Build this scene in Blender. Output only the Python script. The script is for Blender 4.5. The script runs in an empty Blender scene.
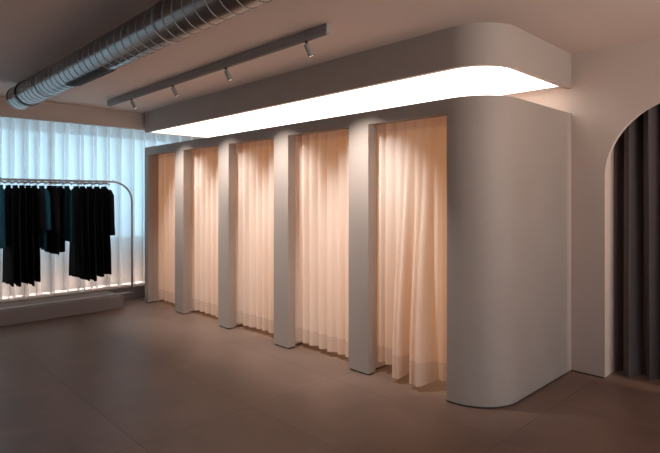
import bpy, bmesh, math, random
from mathutils import Vector, Matrix
random.seed(7)
S = bpy.context.scene
C = S.collection
PI = math.pi

# ------------------------------------------------------------------ helpers
def obj(name, bm, mat, parent=None, smooth=False):
    me = bpy.data.meshes.new(name)
    bmesh.ops.recalc_face_normals(bm, faces=bm.faces)
    if smooth:
        for f in bm.faces: f.smooth = True
    bm.to_mesh(me); bm.free()
    me.materials.append(mat)
    o = bpy.data.objects.new(name, me); C.objects.link(o)
    if smooth == 'auto':
        try: me.set_sharp_from_angle(angle=math.radians(35))
        except Exception: pass
    if parent: o.parent = parent
    return o

def tag(o, label, cat, group=None, kind=None):
    o['label'] = label; o['category'] = cat
    if group: o['group'] = group
    if kind: o['kind'] = kind
    return o

def thing(name, label, cat, loc=(0, 0, 0), rotz=0, group=None):
    o = bpy.data.objects.new(name, None); C.objects.link(o)
    o.location = loc; o.rotation_euler = (0, 0, rotz); o.empty_display_size = .1
    return tag(o, label, cat, group)

def struct(name, bm, mat, parent=None, smooth=False, label=None, cat=None):
    o = obj(name, bm, mat, parent, smooth)
    if not parent:
        o['kind'] = 'structure'
        if label: o['label'] = label
        if cat: o['category'] = cat
    return o

def box(bm, x0, x1, y0, y1, z0, z1, bev=0):
    vs = [bm.verts.new((x, y, z)) for x in (x0, x1) for y in (y0, y1) for z in (z0, z1)]
    fs = [(0, 1, 3, 2), (4, 6, 7, 5), (0, 4, 5, 1), (2, 3, 7, 6), (0, 2, 6, 4), (1, 5, 7, 3)]
    faces = [bm.faces.new([vs[i] for i in f]) for f in fs]
    if bev:
        es = list({e for f in faces for e in f.edges})
        bmesh.ops.bevel(bm, geom=es, offset=bev, segments=2, affect='EDGES')
    return vs

def prism(bm, poly, z0, z1):
    lo = [bm.verts.new((x, y, z0)) for x, y in poly]
    hi = [bm.verts.new((x, y, z1)) for x, y in poly]
    n = len(poly)
    bm.faces.new(lo[::-1]); bm.faces.new(hi)
    for i in range(n):
        bm.faces.new((lo[i], lo[(i+1) % n], hi[(i+1) % n], hi[i]))

def tube(bm, pts, r, n=12, caps=True):
    pts = [Vector(p) for p in pts]
    rings = []
    up = None
    for i, p in enumerate(pts):
        t = (pts[min(i+1, len(pts)-1)] - pts[max(i-1, 0)]).normalized()
        if up is None:
            a = Vector((0, 0, 1)) if abs(t.z) < .9 else Vector((1, 0, 0))
            up = (a - t*a.dot(t)).normalized()
        else:
            up = (up - t*up.dot(t)).normalized()
        s = t.cross(up)
        rr = r[i] if isinstance(r, (list, tuple)) else r
        rings.append([bm.verts.new(p + (up*math.cos(2*PI*k/n) + s*math.sin(2*PI*k/n))*rr) for k in range(n)])
    for a, b in zip(rings, rings[1:]):
        for k in range(n):
            bm.faces.new((a[k], a[(k+1) % n], b[(k+1) % n], b[k]))
    if caps:
        bm.faces.new(rings[0][::-1]); bm.faces.new(rings[-1])
    return rings

# ------------------------------------------------------------------ materials
def srgb(r, g, b):
    f = lambda c: (c/255/12.92) if c/255 <= .04045 else ((c/255+.055)/1.055)**2.4
    return (f(r), f(g), f(b), 1)

def mat(name, col, rough=.6, metal=0., noise=0., nscale=4., bump=0., bscale=40., spec=.4, sheen=0.):
    m = bpy.data.materials.new(name); m.use_nodes = True
    nt = m.node_tree; N = nt.nodes; L = nt.links
    p = N['Principled BSDF']
    p.inputs['Roughness'].default_value = rough
    p.inputs['Metallic'].default_value = metal
    p.inputs['Specular IOR Level'].default_value = spec
    if sheen: p.inputs['Sheen Weight'].default_value = sheen
    tc = N.new('ShaderNodeTexCoord')
    nz = N.new('ShaderNodeTexNoise'); nz.inputs['Scale'].default_value = nscale; nz.inputs['Detail'].default_value = 6
    L.new(tc.outputs['Object'], nz.inputs['Vector'])
    mx = N.new('ShaderNodeMix'); mx.data_type = 'RGBA'
    k = noise
    mx.inputs['A'].default_value = tuple(c*(1-k) for c in col[:3]) + (1,)
    mx.inputs['B'].default_value = tuple(min(1, c*(1+k)) for c in col[:3]) + (1,)
    L.new(nz.outputs['Fac'], mx.inputs['Factor'])
    L.new(mx.outputs['Result'], p.inputs['Base Color'])
    if bump:
        n2 = N.new('ShaderNodeTexNoise'); n2.inputs['Scale'].default_value = bscale; n2.inputs['Detail'].default_value = 5
        L.new(tc.outputs['Object'], n2.inputs['Vector'])
        b = N.new('ShaderNodeBump'); b.inputs['Strength'].default_value = bump; b.inputs['Distance'].default_value = .01
        L.new(n2.outputs['Fac'], b.inputs['Height']); L.new(b.outputs['Normal'], p.inputs['Normal'])
    return m

def emit(name, col, s):
    m = bpy.data.materials.new(name); m.use_nodes = True
    nt = m.node_tree; nt.nodes.clear()
    e = nt.nodes.new('ShaderNodeEmission'); o = nt.nodes.new('ShaderNodeOutputMaterial')
    e.inputs['Color'].default_value = (*col[:3], 1); e.inputs['Strength'].default_value = s
    nt.links.new(e.outputs[0], o.inputs[0]); return m

def cloth(name, col, tcol, trans=.5, clear=.0, weave=False):
    """woven fabric that lets light through: diffuse + translucent + open weave"""
    m = bpy.data.materials.new(name); m.use_nodes = True
    nt = m.node_tree; N = nt.nodes; L = nt.links; N.clear()
    out = N.new('ShaderNodeOutputMaterial')
    d = N.new('ShaderNodeBsdfDiffuse'); t = N.new('ShaderNodeBsdfTranslucent'); tr = N.new('ShaderNodeBsdfTransparent')
    tc = N.new('ShaderNodeTexCoord'); mp = N.new('ShaderNodeMapping'); mp.inputs['Scale'].default_value = (60, 60, 1.5)
    nz = N.new('ShaderNodeTexNoise'); nz.inputs['Scale'].default_value = 1; nz.inputs['Detail'].default_value = 3
    L.new(tc.outputs['Object'], mp.inputs['Vector']); L.new(mp.outputs['Vector'], nz.inputs['Vector'])
    for node, c in ((d, col), (t, tcol)):
        mx = N.new('ShaderNodeMix'); mx.data_type = 'RGBA'
        mx.inputs['A'].default_value = tuple(v*.93 for v in c[:3]) + (1,)
        mx.inputs['B'].default_value = tuple(min(1, v*1.05) for v in c[:3]) + (1,)
        L.new(nz.outputs['Fac'], mx.inputs['Factor']); L.new(mx.outputs['Result'], node.inputs['Color'])
    a = N.new('ShaderNodeMixShader'); a.inputs['Fac'].default_value = trans
    L.new(d.outputs[0], a.inputs[1]); L.new(t.outputs[0], a.inputs[2])
    b = N.new('ShaderNodeMixShader'); b.inputs['Fac'].default_value = clear
    if weave:      # an open weave closes up when seen at a slant
        lw = N.new('ShaderNodeLayerWeight'); lw.inputs['Blend'].default_value = .5
        rg = N.new('ShaderNodeMapRange'); L.new(lw.outputs['Facing'], rg.inputs['Value'])
        rg.inputs['From Min'].default_value = 0; rg.inputs['From Max'].default_value = .42
        rg.inputs['To Min'].default_value = clear; rg.inputs['To Max'].default_value = .03
        L.new(rg.outputs['Result'], b.inputs['Fac'])
    L.new(a.outputs[0], b.inputs[1]); L.new(tr.outputs[0], b.inputs[2])
    L.new(b.outputs[0], out.inputs[0])
    return m

PLASTER = (.47, .375, .32)
M = {}
M['wall'] = mat('warm_plaster', PLASTER, .8, noise=.05, nscale=1.6, bump=.08, bscale=60)
M['cement'] = mat('microcement', (.40, .32, .27), .62, noise=.08, nscale=2.2, bump=.06, bscale=30)
M['ceil'] = mat('ceiling_paint', (.64, .50, .43), .85, noise=.03, nscale=1.2)
M['dark_gap'] = mat('shadow_gap_trim', (.035, .028, .025), .7)
M['plinth'] = mat('plinth_cement', (.21, .16, .142), .6, noise=.08, nscale=5, bump=.05)
M['steel'] = mat('brushed_steel', (.42, .37, .35), .38, metal=.9, noise=.05, nscale=30)
M['black_metal'] = mat('black_metal', (.02, .018, .017), .45, noise=.02)
M['white_track'] = mat('grey_lacquer', (.33, .29, .27), .5, noise=.02)
M['head'] = mat('spot_head_lacquer', (.30, .26, .235), .5, noise=.02)
M['wood'] = mat('hanger_wood', (.50, .25, .17), .5, noise=.2, nscale=40)
M['black_cloth'] = mat('black_cloth', (.010, .0085, .0095), .95, noise=.2, nscale=30, spec=.1)
M['char_cloth'] = mat('charcoal_cloth', (.016, .0135, .0145), .95, noise=.2, nscale=30, spec=.1)
M['navy_cloth'] = mat('navy_cloth', (.012, .018, .03), .95, noise=.2, nscale=30, spec=.1)
M['teal_cloth'] = mat('teal_cloth', (.02, .10, .135), .9, noise=.25, nscale=25, spec=.15)
M['velvet'] = mat('brown_velvet', (.075, .057, .056), .85, noise=.15, nscale=20, spec=.2, sheen=.35)
M['window_frame'] = mat('window_frame_paint', (.5, .5, .5), .5)
M['panel'] = emit('luminous_panel', (1.0, .91, .84), 3.6)
M['lens'] = emit('spot_lens', (1.0, .85, .7), 4)
M['led'] = emit('led_strip', (1.0, .77, .65), 15)
M['sheer'] = cloth('white_sheer', (.82, .82, .82), (.88, .87, .85), .66, .2, weave=True)
M['peach'] = cloth('peach_linen', (.92, .83, .76), (.90, .62, .40), .42, .03)
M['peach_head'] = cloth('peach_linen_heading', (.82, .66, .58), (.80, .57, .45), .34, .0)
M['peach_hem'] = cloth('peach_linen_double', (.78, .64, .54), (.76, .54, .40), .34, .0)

# galvanised spiral duct
def duct_mat():
    m = mat('galvanised_steel', (.25, .215, .20), .24, metal=.85, noise=.12, nscale=9)
    return m
M['duct'] = duct_mat()
M['seam'] = mat('galvanised_seam', (.20, .18, .17), .4, metal=.8, noise=.1, nscale=9)

# floor: large format tiles
def floor_mat():
    m = bpy.data.materials.new('floor_tiles'); m.use_nodes = True
    nt = m.node_tree; N = nt.nodes; L = nt.links; p = N['Principled BSDF']
    tc = N.new('ShaderNodeTexCoord')
    sep = N.new('ShaderNodeSeparateXYZ'); L.new(tc.outputs['Object'], sep.inputs[0])
    def joint(sock, off, step):
        a = N.new('ShaderNodeMath'); a.operation = 'SUBTRACT'; L.new(sock, a.inputs[0]); a.inputs[1].default_value = off - 50*step
        b = N.new('ShaderNodeMath'); b.operation = 'DIVIDE'; L.new(a.outputs[0], b.inputs[0]); b.inputs[1].default_value = step
        fl = N.new('ShaderNodeMath'); fl.operation = 'FLOOR'; L.new(b.outputs[0], fl.inputs[0])
        c = N.new('ShaderNodeMath'); c.operation = 'PINGPONG'; L.new(a.outputs[0], c.inputs[0]); c.inputs[1].default_value = step/2
        return c.outputs[0], fl.outputs[0]
    jx, ix = joint(sep.outputs['X'], 2.315, .88)
    jy, iy = joint(sep.outputs['Y'], 3.27, 1.62)
    mn = N.new('ShaderNodeMath'); mn.operation = 'MINIMUM'; L.new(jx, mn.inputs[0]); L.new(jy, mn.inputs[1])
    mr = N.new('ShaderNodeMapRange'); L.new(mn.outputs[0], mr.inputs['Value'])
    mr.inputs['From Min'].default_value = .002; mr.inputs['From Max'].default_value = .0045
    cmb = N.new('ShaderNodeCombineXYZ'); L.new(ix, cmb.inputs[0]); L.new(iy, cmb.inputs[1])
    wn = N.new('ShaderNodeTexWhiteNoise'); wn.noise_dimensions = '3D'; L.new(cmb.outputs[0], wn.inputs['Vector'])
    nz = N.new('ShaderNodeTexNoise'); nz.inputs['Scale'].default_value = 1.7; nz.inputs['Detail'].default_value = 8; nz.inputs['Roughness'].default_value = .6
    nz.inputs['Distortion'].default_value = .6
    L.new(tc.outputs['Object'], nz.inputs['Vector'])
    cr = N.new('ShaderNodeValToRGB'); L.new(nz.outputs['Fac'], cr.inputs['Fac'])
    cr.color_ramp.elements[0].position = .3; cr.color_ramp.elements[0].color = (.140, .088, .066, 1)
    cr.color_ramp.elements[1].position = .72; cr.color_ramp.elements[1].color = (.215, .140, .107, 1)
    hs = N.new('ShaderNodeHueSaturation'); L.new(cr.outputs['Color'], hs.inputs['Color'])
    m2 = N.new('ShaderNodeMapRange'); L.new(wn.outputs['Value'], m2.inputs['Value'])
    m2.inputs['To Min'].default_value = .92; m2.inputs['To Max'].default_value = 1.08
    L.new(m2.outputs['Result'], hs.inputs['Value'])
    mx = N.new('ShaderNodeMix'); mx.data_type = 'RGBA'
    L.new(mr.outputs['Result'], mx.inputs['Factor'])
    mx.inputs['A'].default_value = (.095, .062, .05, 1); L.new(hs.outputs['Color'], mx.inputs['B'])
    L.new(mx.outputs['Result'], p.inputs['Base Color'])
    rr = N.new('ShaderNodeMapRange'); L.new(nz.outputs['Fac'], rr.inputs['Value'])
    rr.inputs['To Min'].default_value = .36; rr.inputs['To Max'].default_value = .52
    L.new(rr.outputs['Result'], p.inputs['Roughness'])
    p.inputs['Specular IOR Level'].default_value = .45
    return m
M['floor'] = floor_mat()

def glass_mat():
    m = bpy.data.materials.new('window_glass'); m.use_nodes = True
    nt = m.node_tree; N = nt.nodes; L = nt.links; N.clear()
    o = N.new('ShaderNodeOutputMaterial'); t = N.new('ShaderNodeBsdfTransparent'); g = N.new('ShaderNodeBsdfGlossy')
    g.inputs['Roughness'].default_value = .02
    t.inputs['Color'].default_value = (.93, .97, .98, 1)
    x = N.new('ShaderNodeMixShader'); x.inputs['Fac'].default_value = .06
    L.new(t.outputs[0], x.inputs[1]); L.new(g.outputs[0], x.inputs[2]); L.new(x.outputs[0], o.inputs[0]); return m
M['glass'] = glass_mat()

# ------------------------------------------------------------------ dimensions (metres)
CEIL = 2.937; XF = 3.475; YS = 1.876; XW = 4.92; YE = 7.72; R = .36
BOX_T = 2.385; OPEN_T = 2.268; SLAB_B = 2.617; T = .10
XL, YB = -7.0, -4.0; YWIN = 8.60; YBEAM = 7.85
GAP = .014

def corner(inset=0., xend=XW, n=20):
    """front/side outline with its rounded corner, from the front plane round to the side plane"""
    r = R - inset
    cx, cy = XF + R, YS + R
    return [(cx - r*math.cos(a), cy - r*math.sin(a)) for a in [PI/2*i/n for i in range(n+1)]] + [(xend, YS + inset)]

# ------------------------------------------------------------------ room shell
bm = bmesh.new(); box(bm, XL-.3, 7.2, YB-.3, 8.95, -.12, 0); struct('floor', bm, M['floor'])
bm = bmesh.new(); box(bm, XL-.3, 7.2, YB-.3, 8.95, CEIL, CEIL+.12); struct('ceiling', bm, M['ceil'])

# right wall with its arched opening
AR, AY1 = .65, 1.589; AC = AY1-AR; AZ = 1.79
AT = .05
bm = bmesh.new()
arc = [(AC - AR*math.cos(a), AZ + AR*math.sin(a)) for a in [PI*i/64 for i in range(65)]]
prof = [(YB, GAP, CEIL)]
for x in (XW, XW+AT):
    v = lambda y, z: bm.verts.new((x, y, z))
    bm.faces.new((v(YB, GAP), v(AC-AR, GAP), v(AC-AR, CEIL), v(YB, CEIL)))
    bm.faces.new((v(AY1, GAP), v(8.8, GAP), v(8.8, CEIL), v(AY1, CEIL)))
    for (y0, z0), (y1, z1) in zip(arc, arc[1:]): bm.faces.new((v(y0, z0), v(y1, z1), v(y1, CEIL), v(y0, CEIL)))
edge = [(AC-AR, GAP)] + arc + [(AY1, GAP)]
for (y0, z0), (y1, z1) in zip(edge, edge[1:]):
    bm.faces.new([bm.verts.new(p) for p in ((XW, y0, z0), (XW, y1, z1), (XW+AT, y1, z1), (XW+AT, y0, z0))])
for y in (YB, 8.8): bm.faces.new([bm.verts.new(p) for p in ((XW, y, GAP), (XW+AT, y, GAP), (XW+AT, y, CEIL), (XW, y, CEIL))])
bmesh.ops.remove_doubles(bm, verts=bm.verts[:], dist=1e-5)
struct('wall_right', bm, M['wall'])
bm = bmesh.new(); box(bm, XW+.012, XW+AT-.012, YB, AC-AR-.012, 0, GAP); box(bm, XW+.012, XW+AT-.012, AY1+.012, 8.8, 0, GAP)
struct('baseboard_right', bm, M['dark_gap'])
bm = bmesh.new(); box(bm, XL-.15, XL, YB, 8.8, 0, CEIL); struct('wall_left', bm, M['wall'])
# rear wall; its wide window behind the camera is assumed, unseen
bm = bmesh.new()
RX0, RX1, RZ0, RZ1 = -1.2, 4.2, .4, 2.6
box(bm, XL, RX0, YB-.15, YB, 0, CEIL); box(bm, RX1, XW, YB-.15, YB, 0, CEIL)
box(bm, RX0, RX1, YB-.15, YB, 0, RZ0); box(bm, RX0, RX1, YB-.15, YB, RZ1, CEIL)
struct('wall_back', bm, M['wall'])
bm = bmesh.new(); box(bm, RX0, RX1, YB-.09, YB-.08, RZ0, RZ1); struct('window_assumed', bm, M['glass'])  # pane of the assumed rear window, added to go with the cool light

# window wall behind the sheer curtain
WZ0, WZ1 = .90, 2.66
bm = bmesh.new()
box(bm, XL, -2.4, YWIN, YWIN+.2, 0, CEIL); box(bm, 4.7, XW, YWIN, YWIN+.2, 0, CEIL)
box(bm, -2.4, 4.7, YWIN, YWIN+.2, 0, WZ0); box(bm, -2.4, 4.7, YWIN, YWIN+.2, WZ1, CEIL)
struct('wall_window', bm, M['wall'])
bm = bmesh.new(); box(bm, -2.4, 4.7, YWIN+.10, YWIN+.106, WZ0, WZ1)
w1 = struct('window_1', bm, M['glass'])
bm = bmesh.new()
for x in (-2.37, .85, 2.42, 4.67): box(bm, x-.02, x+.02, YWIN+.075, YWIN+.13, WZ0, WZ1)
for z in (WZ0+.025, WZ1-.025): box(bm, -2.4, 4.7, YWIN+.075, YWIN+.13, z-.025, z+.025)
obj('window_frame', bm, M['window_frame'], w1)
# pelmet beam hanging from the ceiling in front of the curtain
bm = bmesh.new(); box(bm, XL, XW, YBEAM, YBEAM+.07, 2.68, CEIL); struct('trim_2', bm, M['wall'])
# kerb under the curtain
bm = bmesh.new(); box(bm, XL, XW, 8.10, YWIN, 0, .19); struct('trim_3', bm, M['plinth'])
bm = bmesh.new(); box(bm, XL, XW, 8.40, 8.44, .191, .205)
tag(obj('light_strip', bm, M['led']), 'warm light strip glowing along the foot of the white sheer curtain', 'light strip')

# ------------------------------------------------------------------ fitting room block
P_L = [7.72, 6.745, 5.612, 4.482, 3.345]   # pillar edges, far side
P_R = [7.600, 6.500, 5.378, 4.236, 3.100]  # pillar edges, near side
bm = bmesh.new()
for yl, yr in zip(P_L, P_R): box(bm, XF, XF+T, yr, yl, GAP, OPEN_T)
box(bm, XF, XF+T, 2.275, YE, OPEN_T, BOX_T)
out = [(XF, 2.275)] + corner(0); inn = [(XF+T, 2.275)] + corner(T)
poly = out + inn[::-1]
n = len(out)
for z in (GAP, BOX_T):
    vs = [[bm.verts.new((x, y, z)) for x, y in out], [bm.verts.new((x, y, z)) for x, y in inn]]
    for i in range(n-1): bm.faces.new((vs[0][i], vs[0][i+1], vs[1][i+1], vs[1][i]))
    if z == GAP: lo = vs
    else: hi = vs
for s in (0, 1):
    for i in range(n-1):
        f = bm.faces.new((lo[s][i], lo[s][i+1], hi[s][i+1], hi[s][i]))
bm.faces.new((lo[0][0], lo[1][0], hi[1][0], hi[0][0])); bm.faces.new((lo[0][-1], lo[1][-1], hi[1][-1], hi[0][-1]))
w = struct('wall_fitting_rooms', bm, M['cement'], smooth='auto')
bm = bmesh.new()
box(bm, XF+T, XW, YE-.12, YE, GAP, BOX_T)
for yl, yr in zip(P_L[1:], P_R[1:]): box(bm, XF+T, XW, yr+.06, yl-.06, GAP, BOX_T-.05)
struct('wall_partitions', bm, M['wall'])
bm = bmesh.new()
prism(bm, [(XF+T, YE-.12), (XF+T, 2.3)] + [(x, y) for x, y in corner(T)] + [(XW, YE-.12)], BOX_T-.05, BOX_T-.005)
struct('ceiling_fitting_rooms', bm, M['ceil'])
# recessed dark skirting
bm = bmesh.new(); g = .010
for yl, yr in zip(P_L, P_R): box(bm, XF+g, XF+T-g, yr+g, yl-g, 0, GAP)
box(bm, XF+T, XW, YE-.12+g, YE-g, 0, GAP)
for yl, yr in zip(P_L[1:], P_R[1:]): box(bm, XF+T, XW, yr+.07, yl-.07, 0, GAP)
o1 = [(XF+g, 2.285)] + corner(g); i1 = [(XF+T-g, 2.285)] + corner(T-g)
prism(bm, o1 + i1[::-1], 0, GAP)
struct('baseboard_fitting_rooms', bm, M['dark_gap'])

# ------------------------------------------------------------------ floating bulkhead with its luminous underside
LIP = .045
YB2 = YBEAM
bm = bmesh.new()
o = [(XF, YE), (XF, YS+R)] + corner(0)[1:]
i_ = [(XF+LIP, YE-LIP), (XF+LIP, YS+R)] + corner(LIP)[1:]
n = len(o)
def ringloop(z, path): return [bm.verts.new((x, y, z)) for x, y in path]
ob, ib = ringloop(SLAB_B, o), ringloop(SLAB_B, i_)
ot, it_ = ringloop(CEIL, o), ringloop(SLAB_B+.03, i_)
for k in range(n-1):
    bm.faces.new((ob[k], ob[k+1], ib[k+1], ib[k])); bm.faces.new((ob[k], ob[k+1], ot[k+1], ot[k]))
    bm.faces.new((ib[k], ib[k+1], it_[k+1], it_[k]))
# left end piece, and the flat underside above the panel
ex = [(XW, YE), (XW, YE-LIP)]
e = [bm.verts.new((x, y, SLAB_B)) for x, y in ex]; et = [bm.verts.new((XW, YE, CEIL)), bm.verts.new((XW, YE-LIP, SLAB_B+.03))]
bm.faces.new((ob[0], e[0], e[1], ib[0])); bm.faces.new((ob[0], e[0], et[0], ot[0])); bm.faces.new((ib[0], e[1], et[1], it_[0]))
bm.faces.new(it_ + [et[1]])
bm.faces.new(ot + [et[0]])
struct('ceiling_bulkhead', bm, M['cement'], smooth='auto')
XP = 4.80
pp = [(x, y) for x, y in corner(LIP+.004) if x < XP] + [(XP, YS+LIP+.004), (XP, YE-LIP-.004), (XF+LIP+.004, YE-LIP-.004)]
bm = bmesh.new(); prism(bm, pp, SLAB_B+.012, SLAB_B+.029)
tag(obj('ceiling_light', bm, M['panel']), 'long glowing white ceiling light with a rounded corner under the floating bulkhead', 'ceiling light')

# space behind the arch
bm = bmesh.new(); box(bm, 6.6, 6.75, YB, 3.2, 0, CEIL); struct('wall_alcove_far', bm, M['wall'])
bm = bmesh.new(); box(bm, XW+AT, 6.6, 1.60, 1.75, 0, CEIL); struct('wall_alcove_side', bm, M['wall'])
bm = bmesh.new(); box(bm, XW+AT, 6.6, -1.6, -1.45, 0, CEIL); struct('wall_alcove_end', bm, M['wall'])

# ------------------------------------------------------------------ curtains
def curtain_bm(axis, c, a0, a1, z0, z1, pitch, amp, seed, nz=14, hem_wave=0., flare=0., grow=1., step=.007, drift=0., sharp=0., lean=True, pleat=False, bulges=()):
    """a pleated curtain hanging along an axis ('x' or 'y'); c is the other coordinate. Folds wander with height."""
    rnd = random.Random(seed)
    n = int((a1-a0)/step)
    # irregular phase along the width
    ph = []; p = rnd.random()*6
    ks = [rnd.uniform(.8, 1.25) for _ in range(int((a1-a0)/pitch)+8)]
    am = [rnd.uniform(.75, 1.15) for _ in ks]
    for i in range(n+1):
        idx = int(p/(2*PI)) % len(ks)
        ph.append((p, idx)); p += 2*PI*step/pitch/ks[idx]
    w1, w2 = rnd.uniform(0, 6), rnd.uniform(0, 6)
    bm = bmesh.new(); rows = []
    for j in range(nz+1):
        t = j/nz
        z = z1 + (z0-z1)*t
        row = []
        for i in range(n+1):
            u = a0 + (a1-a0)*i/n
            q, idx = ph[i]
            A = amp*am[idx]*(1 + (grow-1)*t)
            s = math.sin(q + drift*t*math.sin(u*5+w1))
            s = s*(1-sharp) if not pleat else 1 - 2*abs(math.cos(q/2 + drift*t*math.sin(u*5+w1)))
            if not pleat: s += sharp*math.copysign(abs(s)**.5, s)
            off = A*s + (.35 if lean else .12)*A*math.sin(q*.5 + w2 + 1.2*t) * t + flare*t*math.sin(u*7+w1)
            off += .5*amp*t*len(bulges)*.5
            for bc, bw, bd in bulges: off -= bd*(t*t*(3-2*t))*math.exp(-((u-bc)/bw)**4)
            du = 0 if pleat else .25*amp*math.sin(2*q+1.0)*(.4+.6*t)
            zz = z + (hem_wave*math.sin(u*9+w2)*t**8) - sum(.045*t**8*math.exp(-((u-bc)/bw)**4) for bc, bw, bd in bulges)
            uu = min(a1, max(a0, u+du))
            row.append(bm.verts.new((c+off, uu, zz) if axis == 'y' else (uu, c+off, zz)))
        rows.append(row)
    for r0, r1 in zip(rows, rows[1:]):
        for k in range(n): bm.faces.new((r0[k], r0[k+1], r1[k+1], r1[k]))
    return bm

def curtain(name, label, mats, axis, c, a0, a1, z0, z1, pitch, amp, seed, hem=.13, head=.06, group=None, **kw):
    """curtain thing > cloth, hem, heading (all from the same folded surface, split by height)"""
    t = thing(name, label, 'curtain', (0, 0, 0), 0, group)
    NZ = 40
    full = curtain_bm(axis, c, a0, a1, z0, z1, pitch, amp, seed, nz=NZ, **kw)
    H = z1-z0
    zh, zt = z0+hem, z1-head
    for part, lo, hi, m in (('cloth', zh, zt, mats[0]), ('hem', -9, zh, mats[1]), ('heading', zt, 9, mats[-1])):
        if (part == 'hem' and hem == 0) or (part == 'heading' and head == 0): continue
        b2 = full.copy()
        if lo > -9: bmesh.ops.bisect_plane(b2, geom=b2.verts[:]+b2.edges[:]+b2.faces[:], plane_co=(0, 0, lo), plane_no=(0, 0, -1), clear_outer=True)
        if hi < 9: bmesh.ops.bisect_plane(b2, geom=b2.verts[:]+b2.edges[:]+b2.faces[:], plane_co=(0, 0, hi), plane_no=(0, 0, 1), clear_outer=True)
        o = obj(part, b2, m, t, smooth=True)
    full.free()
    return t

# ceiling sheer in front of the window
curtain('sheer_curtain', 'full width white sheer curtain glowing with blue daylight behind the clothes rail', (M['sheer'], M['sheer']), 'x', 8.17, -2.6, XW-.02, .215, CEIL-.02,
        .185, .075, 11, hem=.06, head=0, grow=1.05, step=.012, drift=.5, sharp=.2)

# five peach curtains
ys = list(zip(P_R, [None]+P_L[1:]))
OP = [(P_L[1], P_R[0]), (P_L[2], P_R[1]), (P_L[3], P_R[2]), (P_L[4], P_R[3]), (2.275, P_R[4])]
lab = ['narrow looking peach curtain in the cubicle nearest the clothes rail',
       'peach curtain in the second cubicle counted from the window end',
       'peach curtain in the middle one of the five cubicles',
       'pale peach curtain with even pleats in the fourth cubicle from the window',
       'loosely bunched peach curtain with gaps at its hem in the cubicle beside the rounded corner']
for k, ((y0, y1), lb) in enumerate(zip(OP, lab)):
    if k < 4:
        curtain('fitting_room_curtain', lb, (M['peach'], M['peach_hem'], M['peach_head']), 'y', XF+T+.06, y0-.03, y1+.03, .055, OPEN_T+.01, .135, .031, 20+k,
                hem=.15, head=.065, group='curtains of the fitting rooms', grow=1.05, hem_wave=.004, drift=.12, lean=False, pleat=True)
    else:
        curtain('fitting_room_curtain', lb, (M['peach'], M['peach_hem'], M['peach_head']), 'y', XF+T+.065, y0-.03, y1+.03, .09, OPEN_T+.01, .112, .020, 31,
                hem=.15, head=.075, group='curtains of the fitting rooms', grow=1.5, hem_wave=.004, drift=.5, flare=.004, pleat=True, bulges=((2.81, .055, .15), (2.585, .10, .16)))
    bm = bmesh.new(); box(bm, XF+T+.04, XF+T+.075, y0-.05, y1+.05, BOX_T-.085, BOX_T-.05)
    tag(obj('curtain_track', bm, M['white_track']), 'slim curtain track carrying the peach curtain ' + ['nearest the clothes rail', 'of the second cubicle from the window', 'of the middle cubicle', 'of the fourth cubicle from the window', 'beside the rounded corner'][k], 'curtain track', 'curtain tracks of the cubicles')

# dark velvet behind the arch
t = curtain('velvet_curtain', 'heavy dark brown velvet curtain hanging behind the arched opening', (M['velvet'], M['velvet']), 'y', XW+AT+.215, -.7, 1.585, .012, CEIL-.02,
        .165, .075, 5, hem=.04, head=0, grow=1.0, drift=.5, sharp=.25, step=.01)

# ------------------------------------------------------------------ plinth and clothes rail
bm = bmesh.new(); box(bm, -1.6, 3.05, 7.47, 8.095, .012, .18, .003); box(bm, -1.59, 3.035, 7.485, 8.09, 0, .012)
tag(obj('display_plinth', bm, M['plinth']), 'low grey brown plinth running under the clothes rail', 'plinth')

YR, ZR, XR = 7.66, 1.845, 3.25
rk = thing('clothes_rail', 'steel clothes rail with a large rounded end standing on the low plinth', 'clothes rail', (1.0, YR, .18))
rr = .30; rb = .014
def rel(p): return (p[0]-1.0, p[1]-YR, p[2]-.18)
bm = bmesh.new()
pth = [(-1.0, YR, ZR)] + [(x, YR, ZR) for x in (0, 1, 2)] + [(XR-rr+rr*math.sin(a), YR, ZR-rr+rr*math.cos(a)) for a in [PI/2*i/14 for i in range(15)]] + [(XR, YR, 1.0), (XR, YR, .195)]
tube(bm, [rel(p) for p in pth], rb, 14); obj('rail', bm, M['steel'], rk, smooth=True)
bm = bmesh.new(); tube(bm, [rel(p) for p in [(-1.0, YR, ZR), (-1.0, YR, .195)]], rb, 14); obj('post', bm, M['steel'], rk, smooth=True)
bm = bmesh.new(); box(bm, *[v for v in (-1.02-1, XR+.015-1)], -.02, .02, .001, .014, .002); obj('base_bar', bm, M['steel'], rk)
bm = bmesh.new(); tube(bm, [(2.965-1, 0, ZR-.18), (2.965-1, 0, ZR-.18+.03)], .006, 8); obj('end_stop', bm, M['steel'], rk)

# hangers
def hanger_parts(parent, clips=False):
    bm = bmesh.new()
    pts = [(0, .0, 1.818), (0, .08, 1.815), (0, .16, 1.806), (0, .215, 1.796)]
    for s in (1, -1):
        tube(bm, [(0, s*y, z) for _, y, z in pts], [.012, .012, .010, .007], 8)
    obj('arm', bm, M['wood'], parent, smooth=True)
    bm = bmesh.new()
    r = .021
    pp = [(0, 0, 1.77), (0, 0, ZR-.03-r*0)] + [(0, r*math.sin(a)-0, ZR + .0 + r*math.cos(a)) for a in [PI + .35 + (2*PI-1.5)*(-i/14) for i in range(15)]]
    pp = [(0, 0, 1.81), (0, 0, 1.816), (0, .008, 1.822)] + [(0, (rb+.004)*math.sin(a), ZR+(rb+.004)*math.cos(a)) for a in [PI*.78 - (PI*1.25)*i/12 for i in range(13)]]
    tube(bm, pp, .0025, 6); obj('hook', bm, M['steel'], parent, smooth=True)

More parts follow.
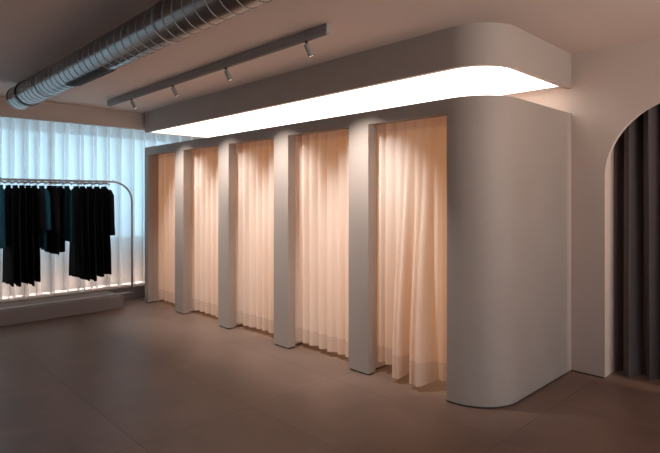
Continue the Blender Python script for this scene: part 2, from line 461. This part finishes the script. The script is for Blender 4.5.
def hanger(x, label, rz):
    t = thing('clothes_hanger', label, 'hanger', (x, YR, 0), rz, 'wooden hangers on the clothes rail')
    if hanger.first is None:
        hanger_parts(t); hanger.first = t
    else:
        for ch in hanger.first.children:
            c = ch.copy(); C.objects.link(c); c.parent = t
    return t
hanger.first = None

def garment(name, label, cat, group, x, m, zb, wt=.23, wh=.28, th=.020, thh=.0235, zt=1.755, sleeve=None, rz=0., seed=0, rag=.02, neck=.06, wait=.85, pocket=False):
    rnd = random.Random(seed+100)
    t = thing(name, label, cat, (x, YR, 0), rz, group)
    NA, NZ = 56, 26
    nf = rnd.randint(6, 9); p1, p2 = rnd.uniform(0, 6), rnd.uniform(0, 6)
    bm = bmesh.new(); rows = []
    H = zt-zb
    jit = [rnd.uniform(-1, 1) for _ in range(NA)]
    for j in range(NZ+1):
        tt = (j/NZ)**1.25
        z = zt - H*tt
        d = zt-z
        if d < .05: w_ = neck + (wt-neck)*(d/.05)**.6
        else:
            q = (d-.05)/max(.01, H-.05)
            w_ = wt*(1-q) + wh*q - (1-wait)*wt*math.sin(PI*min(1, q*1.4))*.8
        b_ = th*(.45+.55*min(1, d/.1))*(1-tt) + thh*tt
        row = []
        for i in range(NA):
            a = 2*PI*i/NA
            f = 1 + (.05+.30*tt)*math.sin(nf*a+p1+tt*1.3) * .6 + .16*tt*math.sin((nf*2+1)*a+p2)
            yy = w_*math.copysign(abs(math.cos(a))**.85, math.cos(a))*(1+.04*tt*math.sin(nf*a+p2))
            xx = b_*math.sin(a)*f
            zz = z + (rag*jit[i]*(tt**10)) + .008*math.sin(2*a+p1)*tt**6 + (.012*math.cos(a)**2 if j == 0 else 0)
            row.append(bm.verts.new((xx, yy, zz)))
        rows.append(row)
    for r0, r1 in zip(rows, rows[1:]):
        for k in range(NA): bm.faces.new((r0[k], r0[(k+1) % NA], r1[(k+1) % NA], r1[k]))
    bm.faces.new(rows[0])
    bm.faces.new([v for v in rows[-1]][::-1])
    bmesh.ops.triangulate(bm, faces=[f for f in bm.faces if len(f.verts) > 4])
    obj('body', bm, m, t, smooth=True)
    bm = bmesh.new()   # collar band
    tube(bm, [(.022*math.cos(a), .07*math.sin(a), zt+.004+.006*math.sin(a)**2) for a in [2*PI*i/20 for i in range(21)]], .009, 6)
    obj('collar', bm, m, t, smooth=True)
    if sleeve:
        for s in (1, -1):
            bm = bmesh.new(); L_ = sleeve
            pp = [(0, s*(wt-.035), zt-.045), (.006, s*(wt+.005), zt-.12), (.012, s*(wt+.02), zt-.12-L_*.45), (.02, s*(wt+.035), zt-.12-L_)]
            rings = tube(bm, pp, [.03, .042, .04, .036], 14)
            for q, ring in enumerate(rings):
                for k, v in enumerate(ring): v.co.x += .006*math.sin(3*k+seed+q)
            obj('sleeve', bm, m, t, smooth=True)
    return t

G_long = 'long dark garments hanging on the clothes rail'
items = [
 # name, label, cat, x, mat, zb, kwargs
 ('dress', 'teal dress at the picture edge end of the clothes rail', 'dress', 1.545, 'teal_cloth', .98, dict(wt=.19, wh=.2)),
 ('dress', 'long black dress next to the teal dress at the picture edge', 'dress', 1.63, 'black_cloth', .50, dict(rag=.008)),
 ('dress', 'long charcoal dress, second in the long dark row after the teal dress', 'dress', 1.71, 'char_cloth', .49, dict(rag=.008)),
 ('dress', 'long black dress in the middle of the first long dark row', 'dress', 1.785, 'black_cloth', .51, dict(rag=.008)),
 ('dress', 'long black dress just before the last one of the first long dark row', 'dress', 1.86, 'black_cloth', .48, dict(rag=.008)),
 ('dress', 'long black dress closing the first dark row, beside the teal blouse', 'dress', 1.93, 'black_cloth', .52, dict(rag=.008, sleeve=.5)),
 ('blouse', 'teal blouse hanging between the long black dresses and the short black jackets', 'blouse', 2.02, 'teal_cloth', .93, dict(sleeve=.45, wt=.19, wh=.19)),
 ('jacket', 'short black jacket beside the teal blouse', 'jacket', 2.115, 'black_cloth', .88, dict(sleeve=.5, wh=.2)),
 ('jacket', 'short navy black jacket in the middle of three short jackets', 'jacket', 2.175, 'navy_cloth', .86, dict(wh=.2)),
 ('jacket', 'short black jacket beside the narrow teal top', 'jacket', 2.245, 'black_cloth', .89, dict(wh=.2)),
 ('top', 'narrow teal top hanging before the last group of long black coats', 'top', 2.335, 'teal_cloth', 1.02, dict(wt=.18, wh=.18)),
 ('coat', 'long black coat first in the group by the rounded rail end', 'coat', 2.455, 'black_cloth', .50, dict(rag=.008, wh=.30)),
 ('coat', 'long charcoal coat second in the group by the rounded rail end', 'coat', 2.54, 'char_cloth', .47, dict(rag=.008, wh=.30)),
 ('coat', 'long black coat third in the group by the rounded rail end', 'coat', 2.63, 'black_cloth', .46, dict(rag=.008)),
 ('coat', 'long black coat just before the long sleeved one at the rail end', 'coat', 2.735, 'black_cloth', .5, dict(rag=.008)),
 ('coat', 'long sleeved black coat nearest the rounded end of the clothes rail', 'coat', 2.835, 'black_cloth', .52, dict(rag=.008, sleeve=.56)),
]
rnd = random.Random(3)
for k, (nm, lb, cat, x, mt, zb, kw) in enumerate(items):
    rz = 0.
    garment(nm, lb, cat, G_long, x, M[mt], zb, seed=k, rz=rz, **kw)
    hanger(x, 'wooden hanger holding the ' + ' '.join(lb.split()[:12]), rz)

# ------------------------------------------------------------------ spiral duct
XD, ZD, RD = 1.575, 2.775, .131
Y0D, Y1D = -1.5, 6.85
du = thing('spiral_duct', 'round galvanised spiral air duct running under the ceiling', 'air duct', (XD+.08, 0, ZD), .0118)
bm = bmesh.new(); rings = []
n = 40
pitch = .125
steps = 120
for j in range(steps+1):
    y = Y0D + (Y1D-Y0D)*j/steps
    ring = []
    for k in range(n):
        a = 2*PI*k/n
        d = ((y/pitch - a/(2*PI)) % 1.0)
        d = min(d, 1-d)*pitch
        r = RD
        ring.append(bm.verts.new((r*math.cos(a), y, r*math.sin(a))))
    rings.append(ring)
for a_, b_ in zip(rings, rings[1:]):
    for k in range(n): bm.faces.new((a_[k], a_[(k+1) % n], b_[(k+1) % n], b_[k]))
bm.faces.new(rings[0]); 
obj('tube', bm, M['duct'], du, smooth=True)
bm = bmesh.new(); nt_ = int((Y1D-Y0D)/pitch); K = 32
prev = None
for q in range(nt_*K+1):      # raised lock seam winding round the duct
    a = 2*PI*q/K; y = Y0D + pitch*q/K
    row = [bm.verts.new(((RD+h)*math.cos(a), y+dy, (RD+h)*math.sin(a))) for h, dy in ((-.001, -.004), (.0035, -.0028), (.0035, .0028), (-.001, .004))]
    if prev:
        for k in range(3): bm.faces.new((prev[k], prev[k+1], row[k+1], row[k]))
    prev = row
obj('seam', bm, M['seam'], du)
bm = bmesh.new()
rg = []
for y, r in ((Y1D-.0, RD-.004), (Y1D, RD+.006), (Y1D+.02, RD+.006), (Y1D+.02, RD-.02), (Y1D+.005, RD-.02)):
    rg.append([bm.verts.new((r*math.cos(2*PI*k/n), y, r*math.sin(2*PI*k/n))) for k in range(n)])
for a_, b_ in zip(rg, rg[1:]):
    for k in range(n): bm.faces.new((a_[k], a_[(k+1) % n], b_[(k+1) % n], b_[k]))
bm.faces.new(rg[-1]); obj('end_cap', bm, M['duct'], du, smooth='auto')
bm = bmesh.new(); rg = []
for y, r in ((6.47, RD-.002), (6.47, RD+.011), (6.50, RD+.011), (6.50, RD-.002)):
    rg.append([bm.verts.new((r*math.cos(2*PI*k/n), y, r*math.sin(2*PI*k/n))) for k in range(n)])
for a_, b_ in zip(rg, rg[1:]):
    for k in range(n): bm.faces.new((a_[k], a_[(k+1) % n], b_[(k+1) % n], b_[k]))
obj('joint_ring', bm, M['black_metal'], du, smooth='auto')
# curved grille let into the lower flank that faces the fitting rooms
ag0, ag1 = math.radians(-113), math.radians(-53)
def curved(y0, y1, a0, a1, r0, r1, bm, n=14):
    vs = [[[bm.verts.new((r*math.cos(a0+(a1-a0)*i/n), y, r*math.sin(a0+(a1-a0)*i/n))) for i in range(n+1)] for y in (y0, y1)] for r in (r0, r1)]
    for q in (0, 1):
        for i in range(n): bm.faces.new((vs[q][0][i], vs[q][0][i+1], vs[q][1][i+1], vs[q][1][i]))
    for s in (0, 1):
        for i in range(n): bm.faces.new((vs[0][s][i], vs[0][s][i+1], vs[1][s][i+1], vs[1][s][i]))
        e = -1 if s else 0
        bm.faces.new((vs[0][0][e], vs[0][1][e], vs[1][1][e], vs[1][0][e]))
GY0, GY1 = 4.28, 5.1
bm = bmesh.new(); curved(GY0, GY1, ag0, ag1, RD-.01, RD+.008, bm)
gr = obj('grille', bm, M['black_metal'], du, smooth='auto')
bm = bmesh.new()
for k in range(16): curved(GY0+.03+k*.049, GY0+.036+k*.049, ag0+.06, ag1-.06, RD+.006, RD+.012, bm, 8)
obj('fins', bm, M['black_metal'], gr)
for y in (1.0, 3.2, 5.8):
    bm = bmesh.new()
    for s in (-1, 1): tube(bm, [(s*.02, y, RD), (s*.02, y, CEIL-ZD+.0)], .004, 6)
    tube(bm, [((RD+.006)*math.cos(a), y, (RD+.006)*math.sin(a)) for a in [2*PI*i/32 for i in range(33)]], .004, 6)
    obj('bracket', bm, M['steel'], du, smooth=True)

# ------------------------------------------------------------------ lighting track and its four spots
XT = 2.73; TH = .075; TW = .045
bm = bmesh.new(); box(bm, XT-TW/2, XT+TW/2, 2.84, 7.2, CEIL-TH, CEIL-.0005, .002)
tr = obj('lighting_track', bm, M['white_track'])
tag(tr, 'long slim grey lighting track fixed to the ceiling in front of the bulkhead', 'lighting track')
bm = bmesh.new(); box(bm, XT-.012, XT+.012, 2.87, 7.17, CEIL-TH-.003, CEIL-TH+.001); obj('slot', bm, M['black_metal'], tr)
spots = [(6.45, 'small cylindrical track spot nearest the window end of the track'),
         (5.35, 'second small cylindrical track spot from the window end'),
         (4.27, 'third small cylindrical track spot from the window end'),
         (3.10, 'small cylindrical track spot nearest the rounded bulkhead corner')]
for k, (y, lb) in enumerate(spots):
    t = thing('track_spotlight', lb, 'spotlight', (XT, y, CEIL-TH-.003), 0, 'spotlights on the lighting track')
    dvec = Vector((.55, -.04, -1)).normalized()
    bm = bmesh.new(); tube(bm, [(0, 0, 0), (0, 0, -.012)], .014, 12); tube(bm, [(0, 0, -.01), (0, 0, -.028)], .005, 8); obj('mount', bm, M['black_metal'], t, smooth='auto')
    p0 = Vector((0, 0, -.022)); p1 = p0 + dvec*.1
    bm = bmesh.new(); tube(bm, [p0, p0+dvec*.004, p1-dvec*.002, p1], [.020, .022, .022, .020], 18); obj('head', bm, M['head'], t, smooth='auto')
    bm = bmesh.new(); tube(bm, [p1, p1+dvec*.0015], .015, 16); obj('lens', bm, M['lens'], t)
    ld = bpy.data.lights.new('spot_beam', 'SPOT'); ld.energy = 185; ld.color = (1.0, .97, .95); ld.spot_size = math.radians(73); ld.spot_blend = 1.0; ld.shadow_soft_size = .02
    lo = bpy.data.objects.new('spot_beam', ld); C.objects.link(lo); lo.parent = t
    lo.location = p1 + dvec*.01
    aim = Vector((XF, y+.04 if k else y, 1.22)) - (Vector((XT, y, CEIL-TH)) + p1)
    lo.rotation_euler = aim.to_track_quat('-Z', 'Y').to_euler()

# ------------------------------------------------------------------ lights
def area(name, loc, tgt, sx, sy, e, col):
    d = bpy.data.lights.new(name, 'AREA'); d.shape = 'RECTANGLE'; d.size = sx; d.size_y = sy; d.energy = e; d.color = col
    o = bpy.data.objects.new(name, d); C.objects.link(o); o.location = loc
    o.rotation_euler = (Vector(tgt)-Vector(loc)).to_track_quat('-Z', 'Y').to_euler(); return o
# unseen lamp assumed in each cubicle, its tall shape invented to light curtains evenly
for y0, y1 in OP:
    area('assumed_cubicle_lamp', (4.86, (y0+y1)/2, 1.2), (3.6, (y0+y1)/2, 1.2), .5, 2.0, 14, (1.0, .72, .48))
# added area light: cool daylight assumed from behind the camera, at the assumed window
area('assumed_rear_daylight', (1.5, YB+.02, 1.5), (1.5, 0, 1.5), 5.2, 2.1, 36, (.76, .91, 1.0))
# unseen fill added behind the camera to brighten the ceiling
area('ceiling_fill', (3.0, -1.8, 1.8), (3.0, -1.2, 3), 1.2, .6, 108, (1.0, .80, .68))
area('alcove_fill', (5.07, -1.2, 2.0), (5.2, 1.3, 1.3), .14, .6, 40, (1.0, .78, .68))  # unseen fill added behind the arch to lift the velvet folds and jamb

w = bpy.data.worlds.new('sky'); S.world = w; w.use_nodes = True
nt = w.node_tree; bg = nt.nodes['Background']
bg.inputs['Color'].default_value = (.52, .79, 1.0, 1); bg.inputs['Strength'].default_value = 2.7

# ------------------------------------------------------------------ camera
cam = bpy.data.cameras.new('camera'); co = bpy.data.objects.new('camera', cam); C.objects.link(co)
cam.sensor_width = 36; cam.sensor_fit = 'HORIZONTAL'; cam.lens = 515/660*36
cam.shift_y = -(226.5-198.4)/660
cam.clip_start = .05
co.location = (0, 0, 1.6)
fx, fy = .6949, .7192
co.rotation_euler = (PI/2, 0, math.atan2(fy, fx)-PI/2)
S.camera = co

S.view_settings.view_transform = 'Standard'; S.view_settings.look = 'None'
S.view_settings.exposure = 0; S.view_settings.gamma = 1; S.view_settings.use_curve_mapping = False
S.cycles.use_denoising = True
S.cycles.max_bounces = 10; S.cycles.diffuse_bounces = 6; S.cycles.transmission_bounces = 8; S.cycles.transparent_max_bounces = 16
